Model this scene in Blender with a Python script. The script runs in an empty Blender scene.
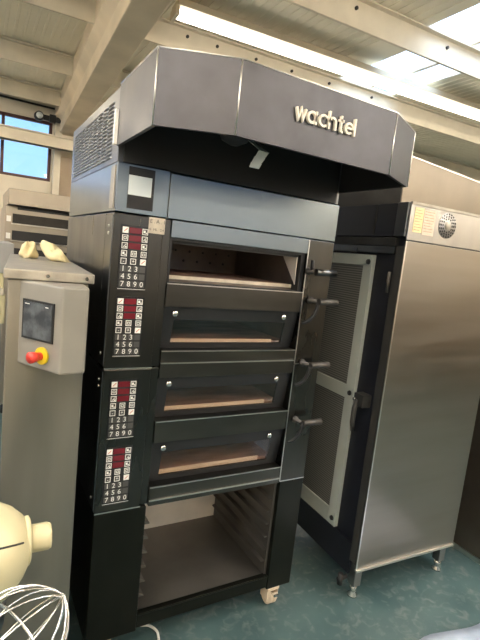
import bpy, math, random
from mathutils import Vector, Matrix
random.seed(7)
PI = math.pi
S = bpy.context.scene
COL = S.collection

# ------------------------------------------------------------------ materials
def principled(name):
    m = bpy.data.materials.new(name); m.use_nodes = True
    nt = m.node_tree; b = nt.nodes['Principled BSDF']
    return m, nt, b

def mat(name, col, rough=.5, metal=0., var=.12, scale=6., stretch=(1, 1, 1), bump=0., rvar=.0, col2=None, detail=4.):
    m, nt, b = principled(name)
    b.inputs['Roughness'].default_value = rough
    b.inputs['Metallic'].default_value = metal
    tc = nt.nodes.new('ShaderNodeTexCoord'); mp = nt.nodes.new('ShaderNodeMapping')
    mp.inputs['Scale'].default_value = stretch
    nt.links.new(tc.outputs['Object'], mp.inputs['Vector'])
    nz = nt.nodes.new('ShaderNodeTexNoise'); nz.inputs['Scale'].default_value = scale; nz.inputs['Detail'].default_value = detail
    nt.links.new(mp.outputs['Vector'], nz.inputs['Vector'])
    rp = nt.nodes.new('ShaderNodeValToRGB')
    c2 = col2 if col2 else tuple(min(1, c*(1+var)) for c in col)
    c1 = tuple(c*(1-var) for c in col)
    rp.color_ramp.elements[0].position = .32; rp.color_ramp.elements[1].position = .68
    rp.color_ramp.elements[0].color = (*c1, 1); rp.color_ramp.elements[1].color = (*c2, 1)
    nt.links.new(nz.outputs['Fac'], rp.inputs['Fac'])
    nt.links.new(rp.outputs['Color'], b.inputs['Base Color'])
    if rvar:
        mr = nt.nodes.new('ShaderNodeMapRange')
        mr.inputs['From Min'].default_value = .3; mr.inputs['From Max'].default_value = .7
        mr.inputs['To Min'].default_value = max(.02, rough-rvar); mr.inputs['To Max'].default_value = rough+rvar
        nt.links.new(nz.outputs['Fac'], mr.inputs['Value']); nt.links.new(mr.outputs['Result'], b.inputs['Roughness'])
    if bump:
        bp = nt.nodes.new('ShaderNodeBump'); bp.inputs['Strength'].default_value = bump; bp.inputs['Distance'].default_value = .002
        nt.links.new(nz.outputs['Fac'], bp.inputs['Height']); nt.links.new(bp.outputs['Normal'], b.inputs['Normal'])
    return m

def emit(name, col, strength):
    m = bpy.data.materials.new(name); m.use_nodes = True
    nt = m.node_tree; nt.nodes.clear()
    o = nt.nodes.new('ShaderNodeOutputMaterial'); e = nt.nodes.new('ShaderNodeEmission')
    e.inputs['Color'].default_value = (*col, 1); e.inputs['Strength'].default_value = strength
    nt.links.new(e.outputs[0], o.inputs[0]); return m

def pane(name, tint=(1, 1, 1), gloss=.08, rough=.03):
    m = bpy.data.materials.new(name); m.use_nodes = True
    nt = m.node_tree; nt.nodes.clear()
    o = nt.nodes.new('ShaderNodeOutputMaterial'); t = nt.nodes.new('ShaderNodeBsdfTransparent')
    g = nt.nodes.new('ShaderNodeBsdfGlossy'); x = nt.nodes.new('ShaderNodeMixShader')
    t.inputs['Color'].default_value = (*tint, 1); g.inputs['Roughness'].default_value = rough
    x.inputs[0].default_value = gloss
    nt.links.new(t.outputs[0], x.inputs[1]); nt.links.new(g.outputs[0], x.inputs[2]); nt.links.new(x.outputs[0], o.inputs[0])
    return m

M = {}
M['oven'] = mat('black_stainless_steel', (.090, .086, .077), .28, 1., .12, 7, (1, 1, .25), rvar=.02)
M['base'] = mat('base_steel_dark_reflection', (.020, .021, .016), .3, .8, .12, 7)  # colour darkened to hold the dark reflections of the lower panels
M['oven_face'] = mat('dark_brushed_steel', (.105, .099, .087), .33, 1., .15, 9, (.3, 1, 1), rvar=.02)
M['cover'] = mat('blue_grey_steel_cover', (.215, .245, .26), .30, 1., .08, 5, (.3, 1, 1), rvar=.0)
M['side'] = mat('brushed_steel_side', (.155, .16, .165), .33, 1., .1, 8, (1, 1, .2), rvar=.06)
M['hood'] = mat('smoky_steel_hood', (.074, .074, .082), .4, 1., .30, 6, (1, 1, 1), rvar=.08, detail=8)
M['hood_in'] = mat('black_hood_lining', (.012, .012, .013), .6, 0., .2)
M['edge'] = mat('bright_steel_edge', (.72, .70, .66), .28, 1., .05)
M['steel'] = mat('brushed_stainless', (.35, .34, .33), .32, 1., .05, 14, (1, 1, .3))
M['steel_warm'] = mat('warm_brushed_stainless', (.30, .272, .24), .34, 1., .06, 12, (.12, 1, 1), rvar=.05)
M['steel_left'] = mat('worn_steel_cabinet', (.34, .315, .27), .42, .9, .12, 8, (1, 1, .15), rvar=.08)
M['console'] = mat('painted_grey_beige_steel', (.31, .29, .255), .45, .3, .1, 5, rvar=.08)
M['slab'] = mat('dusty_steel_top', (.36, .33, .28), .5, .5, .25, 14, rvar=.1)
M['black'] = mat('matte_black_plastic', (.014, .014, .015), .45, 0., .2)
M['dark'] = mat('dark_cavity_steel', (.035, .034, .033), .6, .3, .3, 10)
M['navy'] = mat('dark_navy_enamel', (.012, .013, .019), .42, 0., .2)
M['chamber'] = mat('sooty_chamber_steel', (.17, .14, .12), .5, .5, .3, 6, rvar=.1)
M['stone'] = mat('baking_stone', (.34, .21, .17), .85, 0., .3, 18, (.25, 1, 1))
M['tray'] = mat('brown_steel_tray', (.155, .142, .125), .36, .7, .15, 5, rvar=.08)
M['basewall'] = mat('dull_steel_lining', (.80, .74, .66), .5, .3, .1, 6)
M['grey_frame'] = mat('light_grey_painted_frame', (.44, .47, .43), .5, 0., .06)
M['chrome'] = mat('chrome', (.75, .73, .70), .15, 1., .05)
M['grip'] = mat('worn_steel_grip', (.11, .10, .092), .5, .8, .2, 20)
M['white'] = mat('white_print', (.85, .84, .80), .5, 0., .03)
M['letter'] = mat('cream_white_lettering', (.85, .78, .68), .4, 0., .04)
M['keydark'] = mat('keypad_black_foil', (.013, .013, .014), .35, 0., .1)
M['keygrey'] = mat('keypad_grey_key', (.07, .07, .068), .5, 0., .1)
M['keyred'] = mat('keypad_red_mark', (.65, .22, .16), .5, 0., .1)
M['led'] = mat('dark_red_display_window', (.16, .016, .024), .25, 0., .1)
M['lcd'] = mat('pale_lcd_panel', (.72, .78, .80), .3, 0., .05)
M['red'] = mat('red_plastic', (.72, .05, .035), .35, 0., .08)
M['yellow'] = mat('yellow_plastic', (.75, .55, .02), .4, 0., .08)
M['paper'] = mat('worn_cream_paper', (.62, .55, .45), .8, 0., .12, 30)
M['paper_y'] = mat('yellow_paper_label', (.78, .66, .36), .7, 0., .1, 60)
M['paper_p'] = mat('pinkish_paper_label', (.66, .52, .42), .7, 0., .1, 60)
M['ink'] = mat('label_ink', (.10, .08, .07), .7, 0., .1)
M['inkpale'] = mat('faded_label_ink', (.40, .30, .20), .7, 0., .1)
M['caster'] = mat('cream_caster_plastic', (.72, .58, .42), .5, 0., .1)
M['cream'] = mat('cream_enamel', (.56, .50, .31), .3, 0., .04)
M['cloth'] = mat('pale_yellow_cloth', (.80, .68, .40), .8, 0., .15, 25)
M['wire'] = mat('tinned_steel_wire', (.82, .80, .78), .2, 1., .04)
M['cable'] = mat('white_cable', (.80, .78, .72), .5, 0., .05)
M['plastic_sheet'] = mat('pale_blue_plastic_film', (.36, .41, .50), .3, 0., .1, 10)
M['beige_oven'] = mat('beige_steel', (.40, .35, .285), .38, .6, .08, 5)
M['bgglass'] = mat('smoked_oven_window', (.05, .045, .04), .12, .0, .3)
M['concrete'] = mat('painted_concrete', (.70, .60, .46), .85, 0., .1, 3, bump=.1)
M['purlin'] = mat('cream_painted_purlin', (.66, .60, .49), .7, 0., .06)
M['ceil'] = mat('cream_sheet_ceiling', (.80, .75, .62), .6, 0., .05, 2)
M['wall'] = mat('cream_plaster', (.68, .61, .50), .9, 0., .06, 3)
M['wallgrey'] = mat('warm_brown_plaster', (.34, .27, .20), .9, 0., .1, 3)
M['frame'] = mat('dark_red_brown_frame', (.07, .025, .025), .5, 0., .1)
M['panel_dark'] = mat('added_dark_green_panel', (.022, .025, .020), .6, 0., .15)  # for the unseen panel the oven front reflects
M['panel_brown'] = mat('added_brown_panel', (.16, .10, .045), .6, 0., .1, 3)  # for the unseen panels the tall cabinet reflects
M['glass'] = pane('window_glass', (.95, .97, 1), .06)
M['doorglass'] = pane('oven_door_glass', (.86, .80, .74), .05, .08)
M['rooflight'] = pane('rooflight_glass', (.97, .98, 1), .05)
M['tube'] = emit('added_lamp_tube', (1, .885, .72), 19.)  # glow of the added, unseen strip lights
M['tube_long'] = emit('long_warm_white_tube', (1, .90, .74), 5.)
M['bulb'] = mat('frosted_lamp_glass', (.45, .42, .38), .25, .3, .1)
M['latch'] = mat('dark_grey_cast_latch', (.060, .058, .055), .35, .3, .1)
M['grey_paint'] = mat('light_grey_paint', (.36, .355, .34), .5, .1, .1)
M['louvre'] = mat('grey_steel_louvre', (.27, .28, .30), .35, 1., .08)
M['brown_steel'] = mat('dim_brown_steel', (.15, .125, .10), .4, .8, .1)
M['steel_dim'] = mat('smoky_warm_steel', (.185, .16, .13), .33, 1., .1, 4)
M['rubber'] = mat('black_rubber', (.02, .02, .02), .7)

def floor_mat():
    m, nt, b = principled('teal_painted_floor')
    tc = nt.nodes.new('ShaderNodeTexCoord')
    n1 = nt.nodes.new('ShaderNodeTexNoise'); n1.inputs['Scale'].default_value = 3.2; n1.inputs['Detail'].default_value = 8
    n2 = nt.nodes.new('ShaderNodeTexNoise'); n2.inputs['Scale'].default_value = 17; n2.inputs['Detail'].default_value = 10; n2.inputs['Distortion'].default_value = 1.2
    for n in (n1, n2): nt.links.new(tc.outputs['Object'], n.inputs['Vector'])
    r1 = nt.nodes.new('ShaderNodeValToRGB')
    r1.color_ramp.elements[0].position = .3; r1.color_ramp.elements[0].color = (.040, .076, .078, 1)
    r1.color_ramp.elements[1].position = .72; r1.color_ramp.elements[1].color = (.066, .112, .112, 1)
    r2 = nt.nodes.new('ShaderNodeValToRGB')
    r2.color_ramp.elements[0].position = .52; r2.color_ramp.elements[0].color = (0, 0, 0, 1)
    r2.color_ramp.elements[1].position = .85; r2.color_ramp.elements[1].color = (1, 1, 1, 1)
    mx = nt.nodes.new('ShaderNodeMix'); mx.data_type = 'RGBA'
    nt.links.new(n1.outputs['Fac'], r1.inputs['Fac']); nt.links.new(n2.outputs['Fac'], r2.inputs['Fac'])
    nt.links.new(r2.outputs['Color'], mx.inputs[0]); nt.links.new(r1.outputs['Color'], mx.inputs[6])
    mx.inputs[7].default_value = (.17, .18, .17, 1)
    nt.links.new(mx.outputs[2], b.inputs['Base Color'])
    b.inputs['Roughness'].default_value = .42
    return m
M['floor'] = floor_mat()

def mesh_mat():
    m, nt, b = principled('fine_ribbed_grey_mesh')
    tc = nt.nodes.new('ShaderNodeTexCoord')
    w = nt.nodes.new('ShaderNodeTexWave'); w.wave_type = 'BANDS'; w.bands_direction = 'Z'; w.inputs['Scale'].default_value = 26
    nt.links.new(tc.outputs['Object'], w.inputs['Vector'])
    v = nt.nodes.new('ShaderNodeTexWave'); v.wave_type = 'BANDS'; v.bands_direction = 'Y'; v.inputs['Scale'].default_value = 46
    nt.links.new(tc.outputs['Object'], v.inputs['Vector'])
    mul = nt.nodes.new('ShaderNodeMath'); mul.operation = 'MULTIPLY'
    nt.links.new(w.outputs['Fac'], mul.inputs[0]); nt.links.new(v.outputs['Fac'], mul.inputs[1])
    r = nt.nodes.new('ShaderNodeValToRGB')
    r.color_ramp.elements[0].color = (.19, .19, .175, 1); r.color_ramp.elements[1].color = (.05, .05, .047, 1)
    nt.links.new(w.outputs['Fac'], r.inputs['Fac']); nt.links.new(r.outputs['Color'], b.inputs['Base Color'])
    b.inputs['Roughness'].default_value = .55
    return m
M['mesh'] = mesh_mat()

def screen_mat():
    m, nt, b = principled('dark_touch_screen')
    tc = nt.nodes.new('ShaderNodeTexCoord')
    n = nt.nodes.new('ShaderNodeTexNoise'); n.inputs['Scale'].default_value = 26; n.inputs['Detail'].default_value = 5
    nt.links.new(tc.outputs['Object'], n.inputs['Vector'])
    r = nt.nodes.new('ShaderNodeValToRGB')
    r.color_ramp.elements[0].position = .42; r.color_ramp.elements[0].color = (.030, .036, .046, 1)
    r.color_ramp.elements[1].position = .72; r.color_ramp.elements[1].color = (.12, .135, .15, 1)
    nt.links.new(n.outputs['Fac'], r.inputs['Fac']); nt.links.new(r.outputs['Color'], b.inputs['Base Color'])
    b.inputs['Roughness'].default_value = .3
    return m
M['screen'] = screen_mat()

# ------------------------------------------------------------------ mesh building
class MB:
    def __init__(s): s.v = []; s.f = []; s.mi = []; s.sm = []
    def add(s, vs, fs, mi=0, smooth=False):
        o = len(s.v); s.v += [tuple(v) for v in vs]
        for f in fs: s.f.append([i+o for i in f]); s.mi.append(mi); s.sm.append(smooth)
        return s
    def box(s, a, b, mi=0):
        x0, y0, z0 = a; x1, y1, z1 = b
        return s.add([(x0,y0,z0),(x1,y0,z0),(x1,y1,z0),(x0,y1,z0),(x0,y0,z1),(x1,y0,z1),(x1,y1,z1),(x0,y1,z1)],
                     [(0,3,2,1),(4,5,6,7),(0,1,5,4),(1,2,6,5),(2,3,7,6),(3,0,4,7)], mi)
    def prism(s, poly, z0, z1, mi=0):       # CCW xy polygon extruded in z
        n = len(poly)
        vs = [(x,y,z0) for x,y in poly]+[(x,y,z1) for x,y in poly]
        return s.add(vs, [tuple(range(n))[::-1], tuple(range(n,2*n))]+[(i,(i+1)%n,n+(i+1)%n,n+i) for i in range(n)], mi)
    def hexa(s, p, mi=0):                   # eight corners, same order as box
        return s.add(p, [(0,3,2,1),(4,5,6,7),(0,1,5,4),(1,2,6,5),(2,3,7,6),(3,0,4,7)], mi)
    def tube(s, path, r, n=10, mi=0, closed=False, caps=True):
        path = [Vector(p) for p in path]; m = len(path); rr = r if isinstance(r, (list, tuple)) else [r]*m
        t0 = (path[1]-path[0]).normalized()
        up = Vector((0,0,1)) if abs(t0.z) < .9 else Vector((1,0,0))
        a = t0.cross(up).normalized(); vs = []
        for i in range(m):
            if closed: t = (path[(i+1)%m]-path[i-1]).normalized()
            else: t = (path[min(i+1,m-1)]-path[max(i-1,0)]).normalized()
            a = (a-t*a.dot(t)); a.normalize(); b = t.cross(a)
            for k in range(n):
                an = 2*PI*k/n; vs.append(path[i]+(a*math.cos(an)+b*math.sin(an))*rr[i])
        fs = []
        for i in range(m if closed else m-1):
            j = (i+1) % m
            for k in range(n): fs.append((i*n+k, i*n+(k+1)%n, j*n+(k+1)%n, j*n+k))
        s.add(vs, fs, mi, True)
        if caps and not closed:
            o = len(s.v)-m*n
            s.f.append([o+k for k in range(n)][::-1]); s.mi.append(mi); s.sm.append(False)
            s.f.append([o+(m-1)*n+k for k in range(n)]); s.mi.append(mi); s.sm.append(False)
        return s
    def cyl(s, p0, p1, r, n=20, mi=0): return s.tube([p0, p1], r, n, mi)
    def lathe(s, prof, c, axis='z', n=28, mi=0):   # prof: (radius, height along axis)
        vs = []; fs = []
        for r, h in prof:
            for k in range(n):
                a = 2*PI*k/n; u, w = r*math.cos(a), r*math.sin(a)
                if axis == 'z': p = (u, w, h)
                elif axis == 'y': p = (u, h, -w)
                else: p = (h, u, w)
                vs.append((c[0]+p[0], c[1]+p[1], c[2]+p[2]))
        m = len(prof)
        for i in range(m-1):
            for k in range(n): fs.append((i*n+k, i*n+(k+1)%n, (i+1)*n+(k+1)%n, (i+1)*n+k))
        fs.append(tuple(range(n))[::-1]); fs.append(tuple(range((m-1)*n, m*n)))
        return s.add(vs, fs, mi, True)
    def xf(s, fn): s.v = [tuple(fn(Vector(v))) for v in s.v]; return s

LOC = {}
def obj(name, mb, mats, parent=None, bevel=0., loc=None, subsurf=0):
    """one mesh object; coordinates are given in the root thing's frame"""
    me = bpy.data.meshes.new(name)
    off = Vector(loc) if loc else Vector((0, 0, 0))
    me.from_pydata([tuple(Vector(v)-off) for v in mb.v], [], mb.f)
    mats = mats if isinstance(mats, (list, tuple)) else [mats]
    for m in mats: me.materials.append(M[m] if isinstance(m, str) else m)
    for p, i, sm in zip(me.polygons, mb.mi, mb.sm): p.material_index = i; p.use_smooth = sm
    me.validate(); me.update()
    o = bpy.data.objects.new(name, me); COL.objects.link(o)
    if parent:
        o.parent = parent
    if loc: o.location = off
    if bevel:
        bv = o.modifiers.new('bevel', 'BEVEL'); bv.width = bevel; bv.segments = 2; bv.limit_method = 'ANGLE'; bv.angle_limit = math.radians(40)
    if subsurf:
        ss = o.modifiers.new('subdivision', 'SUBSURF'); ss.levels = subsurf; ss.render_levels = subsurf
    return o

def tag(o, label, cat, group=None):
    o['label'] = label; o['category'] = cat
    if group: o['group'] = group
    return o
def thing(name, label, cat, loc=(0,0,0), rz=0., group=None):
    o = bpy.data.objects.new(name, None); o.empty_display_size = .1; COL.objects.link(o)
    o.location = loc; o.rotation_euler = (0, 0, rz)
    return tag(o, label, cat, group)
def struct(name, mb, mats, parent=None, bevel=0.):
    o = obj(name, mb, mats, parent, bevel)
    if not parent: o['kind'] = 'structure'
    return o
def link_copy(o, parent, loc=None):
    c = o.copy(); COL.objects.link(c); c.parent = parent
    if loc is not None: c.location = loc
    return c

# glyphs of the built-in font as flat meshes (x right, y up), centred
_g = {}
def glyph(ch):
    if ch in _g: return _g[ch]
    cu = bpy.data.curves.new('glyph', 'FONT'); cu.body = ch; cu.align_x = 'CENTER'; cu.align_y = 'CENTER'; cu.size = 1.; cu.resolution_u = 3
    ob = bpy.data.objects.new('glyph', cu); COL.objects.link(ob)
    me = ob.to_mesh(); vs = [(v.co.x, v.co.y) for v in me.vertices]; fs = [tuple(p.vertices) for p in me.polygons]
    ob.to_mesh_clear(); bpy.data.objects.remove(ob); bpy.data.curves.remove(cu)
    _g[ch] = (vs, fs); return _g[ch]

def ribbon(mb, pts, w, y0, y1, ox, oz, sc, closed=False):
    """flat stroke of width w along 2-D points, extruded from y0 (front) to y1"""
    P = [Vector(p) for p in pts]; n = len(P); L = []; R_ = []
    for i in range(n):
        if closed: a, b = P[i-1], P[(i+1)%n]; d0 = (P[i]-a).normalized(); d1 = (b-P[i]).normalized()
        else:
            d0 = (P[i]-P[i-1]).normalized() if i else (P[1]-P[0]).normalized()
            d1 = (P[i+1]-P[i]).normalized() if i < n-1 else d0
        t = (d0+d1).normalized(); nrm = Vector((-t.y, t.x)); k = 1/max(.45, nrm.dot(Vector((-d0.y, d0.x))))
        L.append(P[i]+nrm*w/2*k); R_.append(P[i]-nrm*w/2*k)
    vs = []
    for q in L: vs += [(ox+q.x*sc, y0, oz+q.y*sc), (ox+q.x*sc, y1, oz+q.y*sc)]
    for q in R_: vs += [(ox+q.x*sc, y0, oz+q.y*sc), (ox+q.x*sc, y1, oz+q.y*sc)]
    fs = []; m = 2*n
    rng = range(n) if closed else range(n-1)
    for i in rng:
        j = (i+1) % n
        l0, l1, r0, r1 = 2*i, 2*j, m+2*i, m+2*j
        fs += [(l0, r0, r1, l1), (l0+1, l1+1, r1+1, r0+1), (l0, l1, l1+1, l0+1), (r0, r0+1, r1+1, r1)]
    if not closed:
        fs += [(0, 1, m+1, m), (2*n-2, m+2*n-2, m+2*n-1, 2*n-1)]
    mb.add(vs, fs)
def arc(cx, cy, r, a0, a1, n=14):
    return [(cx+r*math.cos(math.radians(a0+(a1-a0)*i/n)), cy+r*math.sin(math.radians(a0+(a1-a0)*i/n))) for i in range(n+1)]

# ================================================================== SETTING
X0, X1, Y0, Y1, ZC = -3.4, 7.6, -4.6, 5.0, 3.38
struct('floor', MB().box((X0-.2, Y0-.2, -.1), (X1+.2, Y1+.2, 0)), 'floor')

# back wall with a band of windows
def wall_y(name, y, t, x0, x1, z1, holes, m):
    """wall slab on y..y+t with rectangular holes (xa, xb, za, zb), all holes share z"""
    mb = MB(); xs = x0
    if holes:
        for xa, xb, za, zb in holes:
            mb.box((xs, y, 0), (xa, y+t, z1)); mb.box((xa, y, 0), (xb, y+t, za)); mb.box((xa, y, zb), (xb, y+t, z1)); xs = xb
    mb.box((xs, y, 0), (x1, y+t, z1)); return struct(name, mb, m)
def wall_x(name, x, t, y0, y1, z1, holes, m):
    mb = MB(); ys = y0
    for ya, yb, za, zb in holes:
        mb.box((x, ys, 0), (x+t, ya, z1)); mb.box((x, ya, 0), (x+t, yb, za)); mb.box((x, ya, zb), (x+t, yb, z1)); ys = yb
    mb.box((x, ys, 0), (x+t, y1, z1)); return struct(name, mb, m)
WT = ZC+.12
wall_y('wall_back', Y1, .2, X0-.2, X1+.2, WT, [(-2.6, .40, 2.385, 3.125), (2.2, 5.2, 2.385, 3.125)], 'wall')
wall_y('wall_front', Y0-.2, .2, X0-.2, X1+.2, WT, [(.6, 4.6, 1.96, 2.60)], 'wall')
wall_x('wall_left', X0-.2, .2, Y0, Y1, WT, [(-3.6, -.6, 1.9, 2.9), (.2, 3.6, 1.9, 2.9)], 'wall')
wall_x('wall_right', X1, .2, Y0, Y1, WT, [], 'wall')

def window_y(name, y, xa, xb, za, zb, muls):
    mb = MB(); w = .035
    mb.box((xa, y, za), (xb, y+.06, za+w)); mb.box((xa, y, zb-w), (xb, y+.06, zb))
    mb.box((xa, y, za+w), (xa+w, y+.06, zb-w)); mb.box((xb-w, y, za+w), (xb, y+.06, zb-w))
    for x in muls: mb.box((x-w/2, y, za+w), (x+w/2, y+.06, zb-w))
    f = struct(name, mb, 'frame'); obj('pane', MB().box((xa+w, y+.025, za+w), (xb-w, y+.031, zb-w)), 'glass', f)
def window_x(name, x, ya, yb, za, zb, muls):
    mb = MB(); w = .035
    mb.box((x, ya, za), (x+.06, yb, za+w)); mb.box((x, ya, zb-w), (x+.06, yb, zb))
    mb.box((x, ya, za+w), (x+.06, ya+w, zb-w)); mb.box((x, yb-w, za+w), (x+.06, yb, zb-w))
    for y in muls: mb.box((x, y-w/2, za+w), (x+.06, y+w/2, zb-w))
    f = struct(name, mb, 'frame'); obj('pane', MB().box((x+.025, ya+w, za+w), (x+.031, yb-w, zb-w)), 'glass', f)
window_y('window_1', Y1+.01, -2.6, .40, 2.385, 3.125, [-1.95, -1.05, -.16])
window_y('window_2', Y1+.01, 2.2, 5.2, 2.385, 3.125, [3.2, 4.2])
window_y('window_3', Y0-.1, .6, 4.6, 1.96, 2.60, [1.6, 2.6, 3.6])
window_x('window_4', X0-.1, -3.6, -.6, 1.9, 2.9, [-2.6, -1.6])
window_x('window_5', X0-.1, .2, 3.6, 1.9, 2.9, [1.3, 2.45])
struct('added_panel_front', MB().box((-.5, Y0+.001, 0), (4.1, Y0+.03, 1.40)), 'panel_dark')  # unseen dark panel, added for the lower oven front to reflect
struct('added_panel_front_right', MB().box((4.15, Y0+.001, 0), (X1-.03, Y0+.025, 1.5)), 'panel_brown')  # brown panel out of view, added to darken the tall cabinet's reflections
struct('added_panel_right', MB().box((X1-.025, Y0+.03, 0), (X1-.001, Y1-.01, 1.5)), 'panel_brown')  # second unseen brown panel, added for the same reflections
# pilaster right of the back window
struct('trim_1', MB().box((.42, Y1-.10, 0), (.50, Y1-.002, ZC)), 'purlin')
struct('trim_2', MB().box((.505, Y1-.05, 0), (1.05, Y1-.002, 2.72)), 'wallgrey')

# ribbed sheet ceiling with two roof-light strips left open for glazing
cl = MB(); T = .06
SK = [(2.22, 3.05, -4.0, .80), (2.395, 3.05, .90, 1.93), (5.4, 6.1, -4.0, 1.93), (-2.3, -1.6, -4.0, 1.93)]
def bands(y0, y1):
    """ceiling sheet between y0 and y1, open at every roof light that spans it"""
    cur = X0-.2
    for a, b, c, d in sorted(SK):
        if c <= y0+1e-6 and d >= y1-1e-6:
            cl.box((cur, y0, ZC), (a, y1, ZC+T)); cur = b
    cl.box((cur, y0, ZC), (X1+.2, y1, ZC+T))
ycuts = sorted({Y0-.2, Y1+.2, *[v for q in SK for v in q[2:]]})
for q in range(len(ycuts)-1): bands(ycuts[q], ycuts[q+1])
x = X0
while x < X1-.1:
    inside = any(a-.06 < x < b+.02 for a, b, c, d in SK)
    ya = 1.93 if inside else Y0
    cl.hexa([(x,ya,ZC-.005),(x+.018,ya,ZC-.005),(x+.018,Y1,ZC-.005),(x,Y1,ZC-.005),(x-.008,ya,ZC+.01),(x+.026,ya,ZC+.01),(x+.026,Y1,ZC+.01),(x-.008,Y1,ZC+.01)])
    x += .07
ce = struct('ceiling', cl, 'ceil')
for n, (a, b, c, d) in enumerate(SK):
    fr = MB(); w = .03
    for xx in (a, (a+b)/2+.04, b): fr.box((xx-w/2, c, ZC+.005), (xx+w/2, d, ZC+.055))
    f = struct('window_%d' % (6+n), fr, 'purlin'); obj('pane', MB().box((a, c, ZC+.03), (b, d, ZC+.036)), 'rooflight', f)

# purlins (steel Z sections) and the concrete main beam
n = 1
for y in (-4.0, -2.8, -1.6, -.4, .90, 2.0, 3.26, 4.45):
    mb = MB(); z0 = 3.2
    def sk(x): return y-.05*x                     # the roof frame stands three degrees askew to the oven
    def strip(o0, o1, za, zb):
        mb.hexa([(X0,sk(X0)+o0,za),(X1,sk(X1)+o0,za),(X1,sk(X1)+o1,za),(X0,sk(X0)+o1,za),(X0,sk(X0)+o0,zb),(X1,sk(X1)+o0,zb),(X1,sk(X1)+o1,zb),(X0,sk(X0)+o1,zb)])
    strip(0, .012, z0, ZC-.012); strip(.0125, .020, z0, z0+.008); strip(-.04, -.0005, ZC-.022, ZC-.0125)
    o = struct('trim_%d' % (n+2), mb, 'purlin'); n += 1
    if y in (.90, 2.0):
        for k, bx in enumerate([1.32, 1.62, 2.45, 3.0, 3.6] if y == .90 else [.95, 1.2, 1.55, 1.9, 2.3, 2.8]):
            obj('bolt', MB().cyl((bx, sk(bx)-.012, 3.31), (bx, sk(bx)+.001, 3.31), .012, 8), 'dark', o)
bm = MB()
def bx_at(y): return .37+(y-1.0)*.0515
def beam_prof(y):
    c = bx_at(y)
    return [(c-.095,3.0),(c+.095,3.0),(c+.095,3.13),(c+.15,3.20),(c+.15,ZC-.012),(c-.15,ZC-.012),(c-.15,3.20),(c-.095,3.13)]
pa, pb = beam_prof(Y0), beam_prof(Y1-.002)
k = len(pa)
bm.add([(x, Y0, z) for x, z in pa]+[(x, Y1-.002, z) for x, z in pb],
       [tuple(range(k)), tuple(range(k, 2*k))[::-1]]+[(i, k+i, k+(i+1)%k, (i+1)%k) for i in range(k)])
struct('trim_%d' % (n+2), bm, 'concrete', bevel=.008); n += 1
# rail across the back window and conduit above it
rl = MB().box((X0, 4.56, 2.745), (1.6, 4.64, 2.88)); rl.box((X0, 4.52, 2.87), (1.6, 4.68, 2.885)); rl.box((X0, 4.52, 2.745), (1.6, 4.68, 2.755))
struct('trim_%d' % (n+2), rl, 'purlin'); n += 1
cd = MB().tube([(X0, 4.93, 3.385), (.41, 4.93, 3.345)], .02, 8).tube([(X0, 4.95, 3.32), (.41, 4.95, 3.28)], .012, 8)
struct('trim_%d' % (n+2), cd, 'black'); n += 1

# ================================================================== LAMPS
lamp_spots = [(.70, 4.9, 1.43, 3.255, 'long warm white strip light on ceiling above the deck oven'),
              (-3.1, -1.0, 3.9, 3.10, 'added warm white strip light on ceiling at left, nearest the back window'),  # left lamps are added out of view to brighten wall and ceiling
              (-3.1, -1.0, 2.4, 3.10, 'added warm white strip light on ceiling at left, second from the back window'),
              (-3.1, -1.0, .9, 3.10, 'added warm white strip light on ceiling at left, third from the back window')]
lamp_spots += [(1.2, 3.5, 2.6, 2.9, 'added warm white strip light hanging behind the hood of the deck oven, nearer the oven'),  # both lamps here are added, hidden by the hood, to brighten the ceiling
               (1.2, 4.0, 3.7, 2.9, 'added warm white strip light hanging behind the hood of the deck oven, nearer the back wall')]
rows = ('first', 'second', 'third', 'fourth')
for q, yy in enumerate((-.55, -1.75, -2.95, -4.15)):  # unseen lamp rows, added to spread even warm light
    lamp_spots.append((.95, 3.9, yy, 3.10, 'added warm white strip light on ceiling right of the beam, %s row towards the viewer' % rows[q]))
    lamp_spots.append((4.3, 7.3, yy, 3.10, 'added warm white strip light on ceiling at far right, %s row towards the viewer' % rows[q]))
    lamp_spots.append((-3.1, -.2, yy, 3.10, 'added warm white strip light on ceiling left of the beam, %s row towards the viewer' % rows[q]))
for xa, xb, y, z, lab in lamp_spots:
    t = thing('strip_light', lab, 'ceiling light', ((xa+xb)/2, y, z), math.radians(-3.9) if y == 1.43 else 0, 'strip lights under the ceiling')
    h = (xb-xa)/2
    obj('lamp_housing', MB().prism([(-h,-.08),(h,-.08),(h,.08),(-h,.08)], .028, .07), 'purlin', t)
    for s, e in ((-h+.02, -.006), (.006, h-.02)):
        df = MB().tube([(s, 0, 0), (e, 0, 0)], .047, 12); df.xf(lambda v: Vector((v.x, v.y, v.z*.55)))
        obj('lamp_tube', df, 'tube_long' if y == 1.43 else 'tube', t)
    for s in (-1, 1):
        obj('end_cap', MB().box((s*h-.012,-.07,-.03),(s*h+.012,.07,.03)), 'purlin', t)
        obj('hanger_rod', MB().cyl((s*h*.7, 0, .07), (s*h*.7, 0, ZC-.013-z), .008, 8), 'purlin', t)

# floodlight bracket on the back pilaster
t = thing('floodlight', 'small black bracketed floodlight with pale round lens above the back window', 'lamp', (.22, 4.885, 3.13))
obj('lamp_body', MB().lathe([(.02,-.04),(.05,-.035),(.058,.03),(.052,.05)], (.0,-.06,0), 'y', 18), 'black', t)
obj('lens', MB().lathe([(.036,-.112),(.038,-.104),(.038,-.095)], (0,0,0), 'y', 18), 'lcd', t)
obj('bracket', MB().box((.03,-.05,-.03),(.25,-.02,.03)).box((.12,-.07,-.045),(.19,.0,.045)).box((.20,-.06,-.02),(.275,.015,.02)), 'black', t)

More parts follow.
